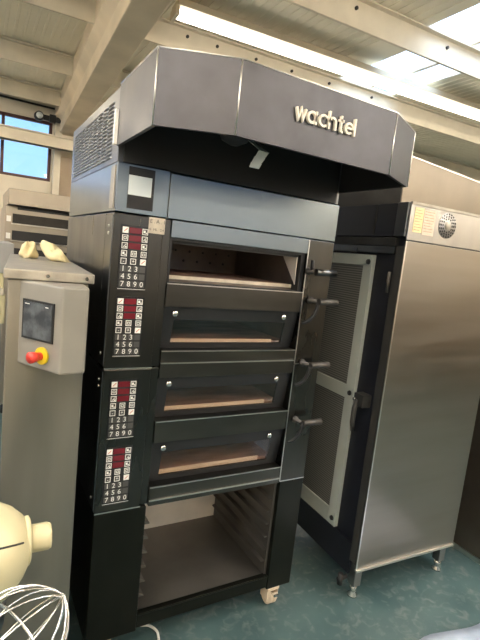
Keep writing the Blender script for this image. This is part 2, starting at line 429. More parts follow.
# ================================================================== DECK OVEN
OV = thing('deck_oven', 'tall dark steel four-deck oven tower with angular hood and keypad column', 'oven')
zB0, zB, zM, zT, zC_, zH0, zH1 = .101, .668, 1.240, 1.805, 1.974, 2.025, 2.226
DEP = .92
XL, XR = .182, .856
g = .003
# base with proving space
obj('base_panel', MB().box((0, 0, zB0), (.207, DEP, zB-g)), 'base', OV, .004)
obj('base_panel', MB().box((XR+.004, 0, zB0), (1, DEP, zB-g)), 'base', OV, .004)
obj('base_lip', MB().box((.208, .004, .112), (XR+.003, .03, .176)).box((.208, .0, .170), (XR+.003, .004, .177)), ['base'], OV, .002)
obj('base_tray', MB().box((.208, .031, .150), (XR+.003, .58, .168)), 'tray', OV)
obj('base_back_panel', MB().box((.208, .582, .150), (XR+.003, .60, zB-g)), 'basewall', OV)
obj('base_side_lining', MB().box((.8465, .02, .17), (XR+.003, .58, zB-.01)), 'tray', OV)
for k in range(6):
    z = .235+k*.066
    rr = MB().hexa([(.829,.03,z),(.846,.03,z),(.846,.575,z),(.829,.575,z),(.829,.03,z+.003),(.846,.03,z+.010),(.846,.575,z+.010),(.829,.575,z+.003)])
    obj('tray_rail', rr, 'tray', OV)
    rr = MB().hexa([(.2085,.03,z),(.238,.03,z),(.238,.575,z),(.2085,.575,z),(.2085,.03,z+.022),(.238,.03,z+.004),(.238,.575,z+.004),(.2085,.575,z+.022)])
    obj('tray_rail', rr, 'tray', OV)
# casters
def caster(x, y):
    c = obj('caster', MB().box((x-.032, y-.035, .088), (x+.032, y+.035, .1005)).box((x-.032, y-.03, .03), (x-.026, y+.03, .09)).box((x+.026, y-.03, .03), (x+.032, y+.03, .09)), 'caster', OV)
    obj('wheel', MB().lathe([(.030,-.024),(.040,-.021),(.040,-.003),(.034,0),(.040,.003),(.040,.021),(.030,.024)], (x, y, .040), 'x', 22), 'caster', c)
    obj('brake_pedal', MB().box((x-.012, y-.062, .07), (x+.012, y-.03, .08)), 'chrome', c)
for cx_, cy_ in ((.905, .035), (.905, .86), (.08, .06), (.08, .86)): caster(cx_, cy_)

# control columns and right columns (two stacked modules)
for z0, z1 in ((zB, zM), (zM, zT)):
    col = obj('control_column', MB().box((0, 0, z0+g/2), (XL-.002, DEP, z1-g)), 'oven', OV, .003)
    obj('corner_strip', MB().box((-.004, .004, z0+.01), (0, .10, z1-.012)), 'side', col)
    for zz in (z0+.05, z1-.05, z1-.075):
        obj('screw', MB().cyl((-.008, .045, zz), (-.004, .045, zz), .006, 10), 'edge', col)
    obj('side_panel', MB().box((-.003, .108, z0+.004), (0, DEP-.004, z1-.006)), 'side', col)
    obj('column_edge', MB().box((XL, .008, z0+g), (.213, .06, z1-g)), 'oven', col, .002)
    obj('seam_trim', MB().box((0, -.0015, z0-.0015), (XL-.002, .0, z0+.0025)), 'edge', col)
    rc = obj('latch_column', MB().box((XR, 0, z0+g/2), (1, DEP, z1-g)), 'oven', OV, .003)
    obj('seam_trim', MB().box((XR, -.0015, z0-.0015), (1, 0, z0+.0025)), 'edge', rc)
    obj('edge_trim', MB().box((XR-.002, -.002, z0+.004), (XR+.003, 0, z1-.004)), 'edge', rc)
# module shells behind the decks
obj('module_back', MB().box((.213, .66, zB), (XR, DEP, zT)), 'dark', OV)

# front faces between the deck openings
DX0, DX1 = .2145, .8535
def face(z0, z1, m='oven_face', y0=0., line=False):
    f = obj('front_panel', MB().box((DX0, y0, z0), (DX1, .62, z1)), m, OV, .0015)
    if line: obj('edge_trim', MB().box((DX0, y0-.006, z1-.003), (DX1-.003, y0+.0, z1+.001)), 'edge', f)
    return f
face(1.740, zT-.002, 'cover')
face(1.478, 1.568, line=True)
face(1.259, 1.306, line=True)
face(1.197, 1.2575, line=True)
face(.930, 1.020, line=True)
face(.6885, .744, line=True)
face(zB-.006, .687, line=True)
# the four decks
decks = [(1.568, 1.740, True), (1.306, 1.478, False), (1.020, 1.197, False), (.744, .930, False)]
for z0, z1, opened in decks:
    h = z1-z0
    ch = MB()
    cf = .062
    ch.box((DX0, cf, z0), (DX1, .65, z0+.012)); ch.box((DX0, cf, z1-.004), (DX1, .65, z1))
    ch.box((DX0, .632, z0+.012), (DX1, .65, z1-.004)); ch.box((DX0, cf, z0+.012), (DX0+.008, .632, z1-.004)); ch.box((DX1-.008, cf, z0+.012), (DX1, .632, z1-.004))
    c = obj('baking_chamber', ch, 'chamber', OV)
    obj('baking_stone', MB().box((DX0+.012, .076, z0+.0125), (DX1-.012, .63, z0+.026)), 'stone', c)
    obj('stone_edge', MB().box((DX0+.012, .070, z0+.0125), (DX1-.09, .0745, z0+.034)) if not opened else MB().box((DX0+.012, .072, z0+.0125), (DX1-.012, .0755, z0+.027)), 'letter' if not opened else 'paper', c)
    if opened:
        jb = MB().box((DX0, .012, z0), (DX0+.010, .0615, z1)).box((DX1-.022, .012, z0), (DX1, .0615, z1)).box((DX0+.010, .012, z1-.010), (DX1-.022, .0615, z1)).box((DX0+.010, .012, z0), (DX1-.022, .0615, z0+.004))
        obj('door_jamb', jb, 'black', OV)
        for r_ in range(2):
            for k in range(7): obj('steam_hole', MB().lathe([(.007, 0), (.007, .002)], (.30+k*.078+.03*r_, .6299, z0+.075+.05*r_), 'y', 8), 'black', c)
        obj('sensor_plate', MB().box((.42, .622, z1-.05), (.47, .631, z1-.012)), 'black', c)
        dr = obj('oven_door', MB().hexa([(DX0+.012,.03,z1-.022),(DX1-.012,.03,z1-.022),(DX1-.012,.17,z1-.012),(DX0+.012,.17,z1-.012),(DX0+.012,.03,z1-.010),(DX1-.012,.03,z1-.010),(DX1-.012,.17,z1-.006),(DX0+.012,.17,z1-.006)]), 'dark', OV)
        obj('hinge_plate', MB().prism([(0, 0), (.0, 0), (.0, 0)], 0, 0) if False else MB().add(
            [(.822,.03,z1-.02),(.826,.03,z1-.02),(.826,.028,z0+.03),(.822,.028,z0+.03),(.822,.14,z1-.02),(.826,.14,z1-.02)],
            [(0,1,2,3),(0,4,5,1),(3,2,5,4),(0,3,4),(1,5,2)]), 'basewall', dr)
        continue
    # closed glazed door, leaning inward at the bottom
    yt, yb_ = .012, .045
    def P(x, z): return (x, yb_+(yt-yb_)*(z-z0)/h, z)
    def slab(xa, xb, za, zb, th=.012):
        a, b, c_, d_ = P(xa, za), P(xb, za), P(xb, zb), P(xa, zb)
        s = lambda p: (p[0], p[1]+th, p[2])
        return [a, b, s(b), s(a), d_, c_, s(c_), s(d_)]
    wx0, wx1, wz0, wz1 = .262, .795, z0+.024, z1-.052
    fr = MB()
    fr.hexa(slab(DX0+.0005, wx0, z0+.001, z1-.001)); fr.hexa(slab(wx1, DX1-.0005, z0+.001, z1-.001))
    fr.hexa(slab(wx0, wx1, z0+.001, wz0)); fr.hexa(slab(wx0, wx1, wz1, z1-.001))
    dr = obj('oven_door', fr, 'black', OV)
    obj('door_glass', MB().hexa(slab(wx0, wx1, wz0, wz1, .005)), 'doorglass', dr)
    for kx in (.258, .770):
        p = P(kx, z1-.026)
        obj('knob', MB().lathe([(.006,-.004),(.012,-.012),(.0125,-.020),(.009,-.023)], (p[0], p[1]+.004, p[2]), 'y', 18), 'chrome', dr)
# lever handles on the right columns
def handle(z, x, first=False):
    hd = obj('door_handle', MB().lathe([(.016,-.002),(.016,-.012),(.010,-.014),(.010,-.05)], (x, 0, z), 'y', 16), 'grip', OV)
    arm = [(x, -.022, z)]
    if first: arm = [(x, -.03, z), (x-.002, -.03, z+.025), (x-.004, -.03, z+.05)]
    else: arm = [(x+.008-.050+.050*math.cos(a), -.020-.035*math.cos(a), z-.10*math.sin(a)) for a in [i*PI/2/8 for i in range(9)]]
    obj('lever_arm', MB().tube(arm, .0085, 8), 'black', hd)
    obj('grip', MB().tube([(x+(-.004 if first else .004), -.062, z), (x+.106, -.064, z+.001)], [.0145, .0145], 14), 'side' if first else 'grip', hd)
    return hd
handle(1.664, .868, True); handle(1.535, .897); handle(1.247, .897); handle(.975, .897)
# curved slots worn into the columns below the levers
# keypads
def keypad(z0, z1):
    x0, x1 = .030, .126
    kp = obj('keypad', MB().box((x0-.004, -.0025, z0-.004), (x1+.004, -.0002, z1+.004)), 'keydark', OV)
    obj('keypad_rule', MB().box((x0-.003, -.0032, z0-.0045), (x1+.003, -.0026, z0-.003)), 'white', kp)
    rows = 8; rh = (z1-z0)/rows
    def outline(mb, cx, cz, w, h, t=.0022, mi=0, y=-.0042):
        mb.box((cx-w/2, y, cz-h/2), (cx+w/2, y+.0012, cz-h/2+t), mi); mb.box((cx-w/2, y, cz+h/2-t), (cx+w/2, y+.0012, cz+h/2), mi)
        mb.box((cx-w/2, y, cz-h/2+t), (cx-w/2+t, y+.0012, cz+h/2-t), mi); mb.box((cx+w/2-t, y, cz-h/2+t), (cx+w/2, y+.0012, cz+h/2-t), mi)
    def glyph_on(mb, ch, cx, cz, size, mi=0, y=-.0045):
        vs, fs = glyph(ch)
        mb.add([(cx+a*size, y, cz+b*size) for a, b in vs], fs, mi)
    def key(cx, cz, kind, ch=None):
        mb = MB()
        w, h = .021, rh*.78
        if kind == 'icon':
            mb.box((cx-w/2, -.003, cz-h/2), (cx+w/2, -.0022, cz+h/2), 1); outline(mb, cx, cz, w, h)
            if ch in '+-': glyph_on(mb, ch, cx, cz, .020)
            elif ch == 'f': mb.box((cx-.006, -.0042, cz-.004), (cx+.001, -.003, cz+.005)); mb.box((cx+.002, -.0042, cz-.006), (cx+.0065, -.003, cz-.002))
            elif ch == 'o': outline(mb, cx, cz, .011, .009, .0018)
            elif ch == 's': mb.add([(cx-.007,-.0042,cz-.006),(cx-.004,-.0042,cz-.006),(cx+.007,-.0042,cz+.006),(cx+.004,-.0042,cz+.006)], [(0,1,2,3)]); mb.box((cx+.001, -.0042, cz-.007), (cx+.007, -.003, cz-.002))
        elif kind == 'lit':
            mb.box((cx-w/2, -.0042, cz-h/2), (cx+w/2, -.0022, cz+h/2), 0)
            mb.add([(cx-.008,-.0045,cz-.006),(cx-.004,-.0045,cz-.006),(cx+.008,-.0045,cz+.006),(cx+.004,-.0045,cz+.006)], [(0,1,2,3)], 2)
        elif kind == 'num':
            mb.box((cx-w/2, -.003, cz-h/2), (cx+w/2, -.0022, cz+h/2), 1)
            if ch: glyph_on(mb, ch, cx, cz, .027)
        obj('key', mb, ['white', 'keygrey', 'keyred'], kp)
    cx = [x0+.012+.0237*i for i in range(4)]
    c3 = [x0+.012, x0+.047, x0+.0835]
    def rz(r): return z1-rh*(r+.5)
    for r in range(3):
        key(c3[0], rz(r), 'lit' if r == 0 else 'icon', 'o' if r == 1 else 's')
        key(c3[2], rz(r), 'icon', 'fsf'[r])
        ld = obj('led_display', MB().box((x0+.026, -.0042, rz(r)-rh*.38), (x0+.070, -.0022, rz(r)+rh*.38)), 'led', kp)
    for i, ch in enumerate('foo'): key(c3[i], rz(3), 'icon', ch)
    key(c3[0], rz(4), 'icon', '-'); key(c3[1], rz(4), 'icon', '+'); key(c3[2], rz(4), 'lit')
    for r, row in enumerate(('123 ', '456 ', '7890')):
        for i, ch in enumerate(row): key(cx[i], rz(5+r), 'num', ch.strip() or None)
for z0, z1 in ((1.541, 1.760), (1.292, 1.505), (.973, 1.194), (.708, .930)): keypad(z0, z1)
# paper tag with handwriting
tg = obj('paper_tag', MB().box((.124, -.0032, 1.745), (.186, -.002, 1.803)), 'paper', OV)
sc_ = MB()
def scrib(txt, x, z, size):
    for ch in txt:
        if ch != ' ':
            vs, fs = glyph(ch); sc_.add([(x+a*size, -.0036, z+b*size) for a, b in vs], fs)
        x += size*.62
scrib('E.A.1', .133, 1.788, .020); scrib('0 ML 24', .131, 1.759, .013)
obj('handwriting', sc_, 'ink', tg)
# top cover band with display window
cv = obj('top_cover', MB().box((0, 0, zT+.002), (.192, DEP, zC_-.001)), 'cover', OV, .002)
dw = obj('display_window', MB().box((.040, -.003, 1.822), (.134, .0, 1.965)), 'black', cv)
obj('display_panel', MB().box((.0405, -.0045, 1.869), (.124, -.003, 1.936)), 'lcd', cv)
obj('corner_strip', MB().box((-.003, .02, zT+.012), (0, .075, zC_-.01)), 'slab', cv)
obj('top_cover', MB().box((.1945, 0, zT+.002), (1, DEP, zC_-.006)), 'cover', OV, .002)
# ---- hood
a0, b0, h1, h2, c_ = -.006, 1.006, -.365, -.464, .205
outer = [(a0, .01), (a0, h1), (a0+c_, h2), (b0-c_, h2), (b0, h1), (b0, .01)]
tk = .012
inner = [(a0+tk, .01), (a0+tk, h1+tk*.6), (a0+c_+tk*.3, h2+tk), (b0-c_-tk*.3, h2+tk), (b0-tk, h1+tk*.6), (b0-tk, .01)]
hd = MB(); nn = len(outer)
vs = [(x, y, zH0) for x, y in outer]+[(x, y, zH1) for x, y in outer]+[(x, y, zH0) for x, y in inner]+[(x, y, zH1-.01) for x, y in inner]
fs = []; mi = []
for i in range(nn-1):
    hd.add([vs[i], vs[i+1], vs[nn+i+1], vs[nn+i]], [(0, 1, 2, 3)], 0)
    hd.add([vs[2*nn+i], vs[2*nn+i+1], vs[3*nn+i+1], vs[3*nn+i]], [(0, 3, 2, 1)], 1)
    hd.add([vs[i], vs[2*nn+i], vs[2*nn+i+1], vs[i+1]], [(0, 1, 2, 3)], 0)
hd.add([(x, y, zH1) for x, y in outer], [tuple(range(nn))], 0)
hd.add([(x, y, zH1-.01) for x, y in inner], [tuple(range(nn))[::-1]], 1)
hd.add([vs[0], vs[nn], vs[3*nn], vs[2*nn]], [(0, 1, 2, 3)], 0); hd.add([vs[nn-1], vs[3*nn-1], vs[4*nn-1], vs[2*nn-1]], [(0, 1, 2, 3)], 0)
HOOD = obj('hood', hd, ['hood', 'hood_in'], OV)
# highlights on the hood edges, set in as thin bright strips
ed = MB()
for i in range(1, nn-1): ed.tube([(outer[i][0], outer[i][1], zH0), (outer[i][0], outer[i][1], zH1)], .0022, 6)
top = [(x, y, zH1) for x, y in outer]; ed.tube(top, .0022, 6)
obj('edge_highlight', ed, 'edge', HOOD)
obj('bright_gap_strip', MB().box((-.016, .012, zH0+.005), (-.004, .030, zH0+.12)), 'white', HOOD)  # white strip stands in for light showing through the gap
# housing behind the hood with louvred side
FH = obj('fan_housing', MB().box((0, .012, zC_), (1, DEP, zH1)), 'side', OV, .002)
obj('hood_lining_panel', MB().box((.02, .004, zC_+.002), (.98, .0118, zH1-.02)), 'hood_in', FH)
for r in range(15):
    z = zC_+.024+r*.0135
    lv = MB()
    for c in range(9):
        y = .10+c*.085
        lv.hexa([(-.006,y,z-.002),(0,y-.004,z-.003),(0,y+.068,z-.003),(-.006,y+.064,z-.002),(-.004,y,z+.002),(0,y-.004,z+.004),(0,y+.068,z+.004),(-.004,y+.064,z+.002)])
    obj('louvre_row', lv, 'louvre', FH)
# dark lamp with a bright curved strap under the hood
hl = obj('hood_lamp', MB().lathe([(.055,.02),(.058,.0),(.045,-.03),(.015,-.045)], (.335, -.20, 2.11), 'z', 22), 'black', HOOD)
gd = MB(); pp = [(.372+.012*math.cos(t*1.7), -.30, 2.030-.052*math.sin(t)) for t in [PI/2*k/6 for k in range(7)]]
pp = [(.395, 2.043), (.382, 2.022), (.371, 2.002), (.364, 1.985)]
for i in range(3):
    (xa, za), (xb, zb) = pp[i], pp[i+1]
    gd.hexa([(xa-.020,-.302,za),(xa+.020,-.302,za),(xa+.020,-.299,za),(xa-.020,-.299,za),(xb-.018,-.302,zb),(xb+.018,-.302,zb),(xb+.018,-.299,zb),(xb-.018,-.299,zb)])
gd.hexa([(.381,-.302,2.043),(.409,-.302,2.043),(.409,-.299,2.043),(.381,-.299,2.043),(.36,-.21,2.10),(.38,-.21,2.10),(.38,-.207,2.10),(.36,-.207,2.10)])
obj('lamp_strap', gd, 'lcd', hl)

# raised lettering on the hood front
LET = {
 'w': ([[(0,1),(.27,.05),(.52,.95),(.77,.05),(1.04,1)]], 1.04),
 'a': ([arc(.45,.5,.45,0,360,20), [(.9,1.08),(.9,-.06)]], .9),
 'c': ([arc(.5,.5,.47,42,318,18)], .80),
 'h': ([[(0,1.5),(0,-.06)], [(0,.5)]+arc(.38,.6,.38,170,0,10)+[(.76,-.06)]], .76),
 't': ([[(.25,1.4),(.25,.2)]+arc(.45,.2,.2,180,285,5), [(0,.98),(.55,.98)]], .52),
 'e': ([[(.06,.52),(.9,.52)]+arc(.47,.5,.44,4,315,20)], .90),
 'l': ([[(0,1.5),(0,-.06)]], .0)}
xcur = .388; sc = .0335
for ch in 'wachtel':
    st, wd = LET[ch]; mb = MB()
    for pl in st: ribbon(mb, pl, .20, h2-.010, h2-.0005, xcur, 2.112+.0, sc)
    obj('letter', mb, 'letter', HOOD); xcur += (wd+(.40 if ch == 'h' else .36 if ch in 'ca' else .26))*sc

# ================================================================== COOLING CABINET (right)
RC = thing('holding_cabinet', 'tall stainless cabinet with round fan grille and mesh door facing the oven', 'cabinet', (1.304, -.134, 0), -.0441)
W, zr0, zr1, zr2, DP = .735, .184, 1.851, 2.028, .78
obj('cabinet_body', MB().box((.02, .004, zr0+.004), (W-.004, DP, zr2-.004)), 'navy', RC)
sp = obj('steel_panel', MB().box((0, -.003, zr0), (W, .004, zr1-.002)), 'steel_warm', RC, .002)
obj('bottom_flange', MB().box((0, -.012, zr0-.012), (W, .006, zr0-.0005)), 'edge', sp)
obj('edge_trim', MB().box((-.002, -.006, zr0), (.006, -.003, zr1-.003)), 'edge', sp)
fa = obj('fascia', MB().box((0, -.003, zr1+.002), (W, .004, zr2)), 'steel', RC, .002)
obj('top_trim', MB().box((0, -.009, zr2-.012), (W, -.003, zr2)), 'slab', fa)
# printed labels and fan grille
ly = obj('yellow_label', MB().box((.028, -.0045, 1.893), (.085, -.003, 2.006)), 'paper_y', fa)
lp = obj('pink_label', MB().box((.088, -.0045, 1.887), (.165, -.003, 2.003)), 'paper_p', fa)
for par, xa, xb in ((ly, .033, .080), (lp, .094, .158)):
    tx = MB()
    for k in range(8):
        z = 1.995-k*.0128; tx.box((xa, -.0049, z-.003), (xb-random.uniform(0, .02), -.0045, z), 0)
    obj('label_text', tx, 'inkpale', par)
fc = (.253, 1.948)
gb = obj('fan_grille', MB().lathe([(.062,-.0035),(.060,-.005)], (fc[0], 0, fc[1]), 'y', 32), 'steel', fa)
for rr, nh in ((.054, 20), (.043, 16), (.032, 12)):
    for k in range(nh):
        an = 2*PI*k/nh
        mb = MB().add([(fc[0]+(rr+dr_)*math.cos(an+da), -.0058, fc[1]+(rr+dr_)*math.sin(an+da)) for dr_, da in ((-.0040,-.095/(rr/.05)),(.0040,-.095/(rr/.05)),(.0040,.095/(rr/.05)),(-.0040,.095/(rr/.05)))], [(3,2,1,0),(0,1,2,3)])
        obj('grille_slot', mb, 'black', gb)
obj('grille_centre', MB().lathe([(.020,-.005),(.018,-.008)], (fc[0], 0, fc[1]), 'y', 18), 'slab', gb)
# left side: post, upper housing, recessed dark side, mesh door
obj('corner_post', MB().box((.0, .0045, zr0+.02), (.0195, .052, 1.825)), 'latch', RC, .002)
obj('upper_corner_block', MB().box((-.012, .0045, 1.868), (.0195, .070, zr2-.004)), 'side', RC, .002)
uh = obj('upper_side_housing', MB().box((-.006, .078, 1.866), (.0195, DP, zr2-.004)), 'navy', RC, .002)
obj('vertical_strip', MB().box((-.010, .205, 1.875), (-.006, .217, zr2-.01)), 'dark', uh)
obj('ledge', MB().box((-.010, .0545, 1.822), (.0195, DP, 1.862)), 'dark', RC, .002)
obj('header_band', MB().box((-.006, .0545, 1.787), (.0195, DP, 1.819)), 'side', RC)
obj('kick_panel', MB().box((.004, .0545, .125), (.0195, DP, .292)), 'navy', RC)
dyA, dyB, dz0, dz1 = .194, .60, .303, 1.774
dr = MB(); fw = .062
dr.box((-.004, dyA, dz0), (.0195, dyA+fw, dz1)); dr.box((-.004, dyB-fw, dz0), (.0195, dyB, dz1))
dr.box((-.004, dyA+fw, dz0), (.0195, dyB-fw, dz0+.085)); dr.box((-.004, dyA+fw, dz1-.055), (.0195, dyB-fw, dz1)); dr.box((-.004, dyA+fw, 1.015), (.0195, dyB-fw, 1.085))
DR = obj('door_frame', dr, 'grey_frame', RC, .0015)
for za, zb in ((dz0+.085, 1.015), (1.085, dz1-.055)):
    obj('mesh_window', MB().box((.004, dyA+fw, za), (.012, dyB-fw, zb)), 'mesh', DR)
for zz in (dz0+.04, 1.05, dz1-.035): obj('screw', MB().lathe([(.012,-.012),(.014,-.004)], (0, dyA+.026, zz), 'x', 14), 'black', DR)
ha = obj('latch_handle', MB().tube([(-.03, .132, 1.045), (-.042, .130, 1.0), (-.044, .129, .93), (-.036, .129, .88)], [.012, .013, .013, .009], 10).box((-.036,.085,1.015),(.0195,.150,1.078)), 'latch', RC)
obj('latch_pin', MB().lathe([(.009,-.040),(.011,-.030)], (0, .148, 1.045), 'x', 12), 'chrome', ha)
obj('hinge', MB().cyl((-.008, .062, 1.60), (-.008, .062, 1.70), .008, 10), 'grip', RC)
# feet
def leg(x, y, nm):
    l = obj('leg', MB().box((x-.024, y-.024, .065), (x+.024, y+.024, zr0+.003)), 'steel', RC, .003)
    obj('foot', MB().lathe([(.026,0),(.027,.008),(.014,.022),(.017,.034),(.022,.045),(.018,.056),(.012,.066)], (x, y, 0), 'z', 18), 'chrome', l)
for x, y in ((.045, .04), (W-.05, .04), (.045, DP-.06), (W-.05, DP-.06)): leg(x, y, '')
obj('drain_valve', MB().cyl((.0, .055, .11), (-.055, .055, .105), .012, 10).cyl((-.04, .055, .075), (-.04, .055, .135), .014, 10), 'dark', RC)

# steel housing standing on the cabinet
UH = thing('upper_housing', 'large plain brushed steel box resting on top of the tall fan-grille cabinet', 'housing', (1.475, .085, 2.0285), math.radians(8))
u = obj('housing_body', MB().box((0, 0, 0), (1.1, .9, .268)), 'steel_dim', UH, .003); obj('side_panel', MB().box((-.006, .004, .002), (0, .896, .264)), 'dark', UH)
obj('top_edge', MB().box((0, -.004, .262), (1.1, 0, .268)), 'edge', UH)
UH.location.z = 2.0285

# steel cabinet at the far right edge
FR = thing('steel_cabinet', 'steel cabinet with pale floor trim at the right edge beyond the fan-grille cabinet', 'cabinet', (2.30, -.30, 0))
obj('cabinet_body', MB().box((.0, 0, .03), (.9, 1.1, 1.95)), 'brown_steel', FR, .003)
obj('floor_trim', MB().box((-.006, -.006, 0), (.9, 1.1, .029)), 'edge', FR)
obj('door_seam', MB().box((-.004, .30, .06), (0, .312, 1.9)), 'dark', FR)

# ================================================================== LEFT STEEL MACHINE CABINET
LC = thing('control_cabinet', 'narrow steel cabinet with angled touch-screen console and red emergency stop', 'cabinet', (-.215, -.13, 0), math.radians(-4.2))
ox, oy = .215, .13
def lc(mb): return mb.xf(lambda v: v+Vector((ox, oy, 0)))
obj('cabinet_body', lc(MB().box((-.332, -.122, .10), (-.100, .86, 1.5585))), 'steel_left', LC, .004)
tp = obj('top_slab', lc(MB().box((-.343, -.137, 1.559), (-.084, .88, 1.590))), 'slab', LC, .004)
for bx in (-.222, -.108): obj('bolt', lc(MB().cyl((bx, -.137, 1.575), (bx, -.142, 1.575), .006, 8)), 'chrome', tp)
for x, y in ((-.31, -.09), (-.13, -.09), (-.31, .80), (-.13, .80)):
    obj('leg', lc(MB().lathe([(.025,0),(.026,.01),(.014,.02),(.014,.1)], (x, y, 0), 'z', 14)), 'chrome', LC)
Lp, Tp, Rp = (-.298, -.1225), (-.187, -.273), (-.113, -.256)
cs = MB().prism([Lp, Tp, Rp, (-.113, -.1225)], 1.300, 1.5575)
CS = obj('console', lc(cs), 'console', LC, .006)
d_ = Vector((.616, -.788, 0)); nrm = Vector((-.788, -.616, 0)); Bp = Vector((-.298, -.13, 0))
def on_face(mb_pts): return [Bp+d_*s+nrm*o+Vector((0,0,z)) for s, o, z in mb_pts]
def face_box(s0, s1, z0, z1, o0, o1):
    return on_face([(s0,o1,z0),(s1,o1,z0),(s1,o0,z0),(s0,o0,z0),(s0,o1,z1),(s1,o1,z1),(s1,o0,z1),(s0,o0,z1)])
sf = obj('screen_frame', lc(MB().hexa(face_box(.021, .151, 1.387, 1.505, -.004, .004))), 'black', CS)
obj('touch_screen', lc(MB().hexa(face_box(.027, .145, 1.393, 1.499, .004, .0048))), 'screen', CS)
obj('screen_mark', lc(MB().hexa(face_box(.032, .052, 1.491, 1.4935, .0048, .0052)).hexa(face_box(.118, .130, 1.489, 1.4915, .0048, .0052))), 'white', CS)
def disc(s, z, o0, o1, r0, r1, n=24):
    mb = MB(); up = Vector((0,0,1)); c0 = Bp+d_*s+nrm*o0+Vector((0,0,z)); c1 = Bp+d_*s+nrm*o1+Vector((0,0,z))
    return mb.tube([c0, c0.lerp(c1, .5), c1], [r0, (r0+r1)/2, r1], n)
obj('stop_plate', lc(disc(.110, 1.345, 0, .006, .026, .026)), 'yellow', CS)
sb = disc(.108, 1.344, .006, .026, .012, .012); s2 = disc(.108, 1.344, .022, .042, .015, .017)
sb.add(s2.v, s2.f, 0, True)
obj('emergency_stop', lc(sb), 'red', CS)
# ---- crumpled cloths on the cabinet top
def crumple(name, label, c, size, seed, slope):
    rnd = random.Random(seed); mb = MB(); n1, n2 = 20, 12
    vs = []; fs = []
    for i in range(n2+1):
        th = PI*i/n2
        for k in range(n1):
            ph = 2*PI*k/n1
            r = 1+.20*math.sin(3*ph+seed)*math.sin(th)+.22*math.sin(4*ph+3*th+seed)*math.sin(th)+rnd.uniform(-.2, .2)
            z = math.cos(th)*r; px = r*math.sin(th)*math.cos(ph)
            vs.append((c[0]+size[0]*px, c[1]+size[1]*r*math.sin(th)*math.sin(ph), max(1.5915, c[2]+size[2]*(z-slope*px))))
    for i in range(n2):
        for k in range(n1): fs.append((i*n1+k, (i+1)*n1+k, (i+1)*n1+(k+1)%n1, i*n1+(k+1)%n1))
    mb.add(vs, fs, 0, True)
    o = obj(name, mb, 'cloth', None, 0, loc=(c[0], c[1], 1.591), subsurf=1); tag(o, label, 'cloth')
crumple('crumpled_cloth', 'pale yellow crumpled cloth on the steel cabinet top, the left upright one', (-.216, .60, 1.610), (.036, .05, .048), 2, -.1)
crumple('crumpled_cloth', 'pale yellow crumpled cloth on the steel cabinet top, the right sloping one', (-.104, .52, 1.602), (.056, .06, .046), 5, .85)

# ================================================================== BACKGROUND LEFT
BO = thing('background_oven', 'beige steel deck oven with dark slot windows below the back window', 'oven', (.1, 3.0, 0))
bo = MB().box((-.295, 0, .1), (.50, .9, 1.925)); body = obj('oven_body', bo, 'beige_oven', BO, .004)
obj('oven_hood', MB().box((-.28, -.10, 1.930), (.50, .9, 2.065)), 'beige_oven', BO, .004)
obj('hood_gap', MB().box((-.20, -.006, 1.895), (.50, 0, 1.922)), 'black', BO)
for zz, hh, m in ((1.775, .082, 'bgglass'), (1.625, .085, 'black'), (1.47, .085, 'black'), (1.32, .08, 'black')):
    w_ = obj('deck_window', MB().box((-.238, -.006, zz), (.40, 0, zz+hh)), m, BO)
    obj('window_rail', MB().box((-.245, -.016, zz-.012), (.41, 0, zz-.001)), 'edge', BO)
    obj('side_switch', MB().box((-.285, -.006, zz+.01), (-.25, 0, zz+.06)), 'white', BO)
for x, y in ((-.25, .06), (.44, .06), (-.25, .84), (.44, .84)): obj('leg', MB().cyl((x, y, 0), (x, y, .1), .025, 12), 'dark', BO)

DM = thing('dough_machine', 'grey and cream bakery machine at left edge behind the touch-screen cabinet', 'machine', (-.5, 1.1, 0))
obj('machine_body', MB().box((-.35, .0, .45), (.215, .5, 1.20)), 'console', DM, .004)
obj('steel_cover', MB().box((-.35, .0, 1.475), (.262, .5, 1.635)), 'grey_paint', DM, .004)
obj('cream_panel', MB().box((-.30, .01, 1.395), (.22, .48, 1.474)), 'cream', DM, .003)
obj('side_shelf', MB().box((-.30, .0, 1.36), (.22, .48, 1.393)), 'paper', DM)
obj('cream_tray', MB().box((-.30, .01, 1.202), (.23, .48, 1.357)), 'cream', DM, .003)
for x in (-.30, .17): obj('leg', MB().box((x-.025, .02, 0), (x+.025, .48, .449)), 'steel', DM)

# ================================================================== MIXER, BOWL, WHISK
MX = thing('planetary_mixer', 'cream enamelled mixer with rounded head and square hub at lower left', 'mixer', (-.78, -.72, 0))
mx = lambda mb: mb.xf(lambda v: v-Vector((-.78, -.72, 0)))
hz, hy = 1.087, -.74
prof = [(.045,-.83),(.085,-.82),(.105,-.76),(.116,-.66),(.118,-.52),(.113,-.44),(.106,-.40),(.096,-.365),(.080,-.340),(.060,-.322),(.042,-.312)]
head = MB().lathe(prof, (0, hy, hz), 'x', 40).xf(lambda v: Vector((v.x, v.y, hz+.012+(v.z-hz)*(.80 if v.z > hz else 1.12))))
HD = obj('mixer_head', mx(head), 'cream', MX)
obj('head_seam', mx(MB().tube([(x_, hy-(r_+.0005)*math.cos(.62), hz+.012+.80*(r_+.0005)*math.sin(.62)) for x_, r_ in ((-.60,.1172),(-.52,.118),(-.44,.113),(-.40,.106),(-.365,.096),(-.340,.080),(-.325,.063))], .0018, 6)), 'dark', HD)
obj('hub_flange', mx(MB().lathe([(.040,-.319),(.046,-.317),(.046,-.311),(.040,-.308)], (0, hy, hz+.012), 'x', 28)), 'cream', HD)
obj('hub', mx(MB().lathe([(.026,-.309),(.027,-.304),(.027,-.276),(.024,-.270)], (0, hy, hz+.014), 'x', 8)), 'cream', HD)
obj('vent_hole', mx(MB().lathe([(.006,.090),(.006,.0945)], (-.385, hy, hz-.005), 'z', 10)), 'dark', HD)
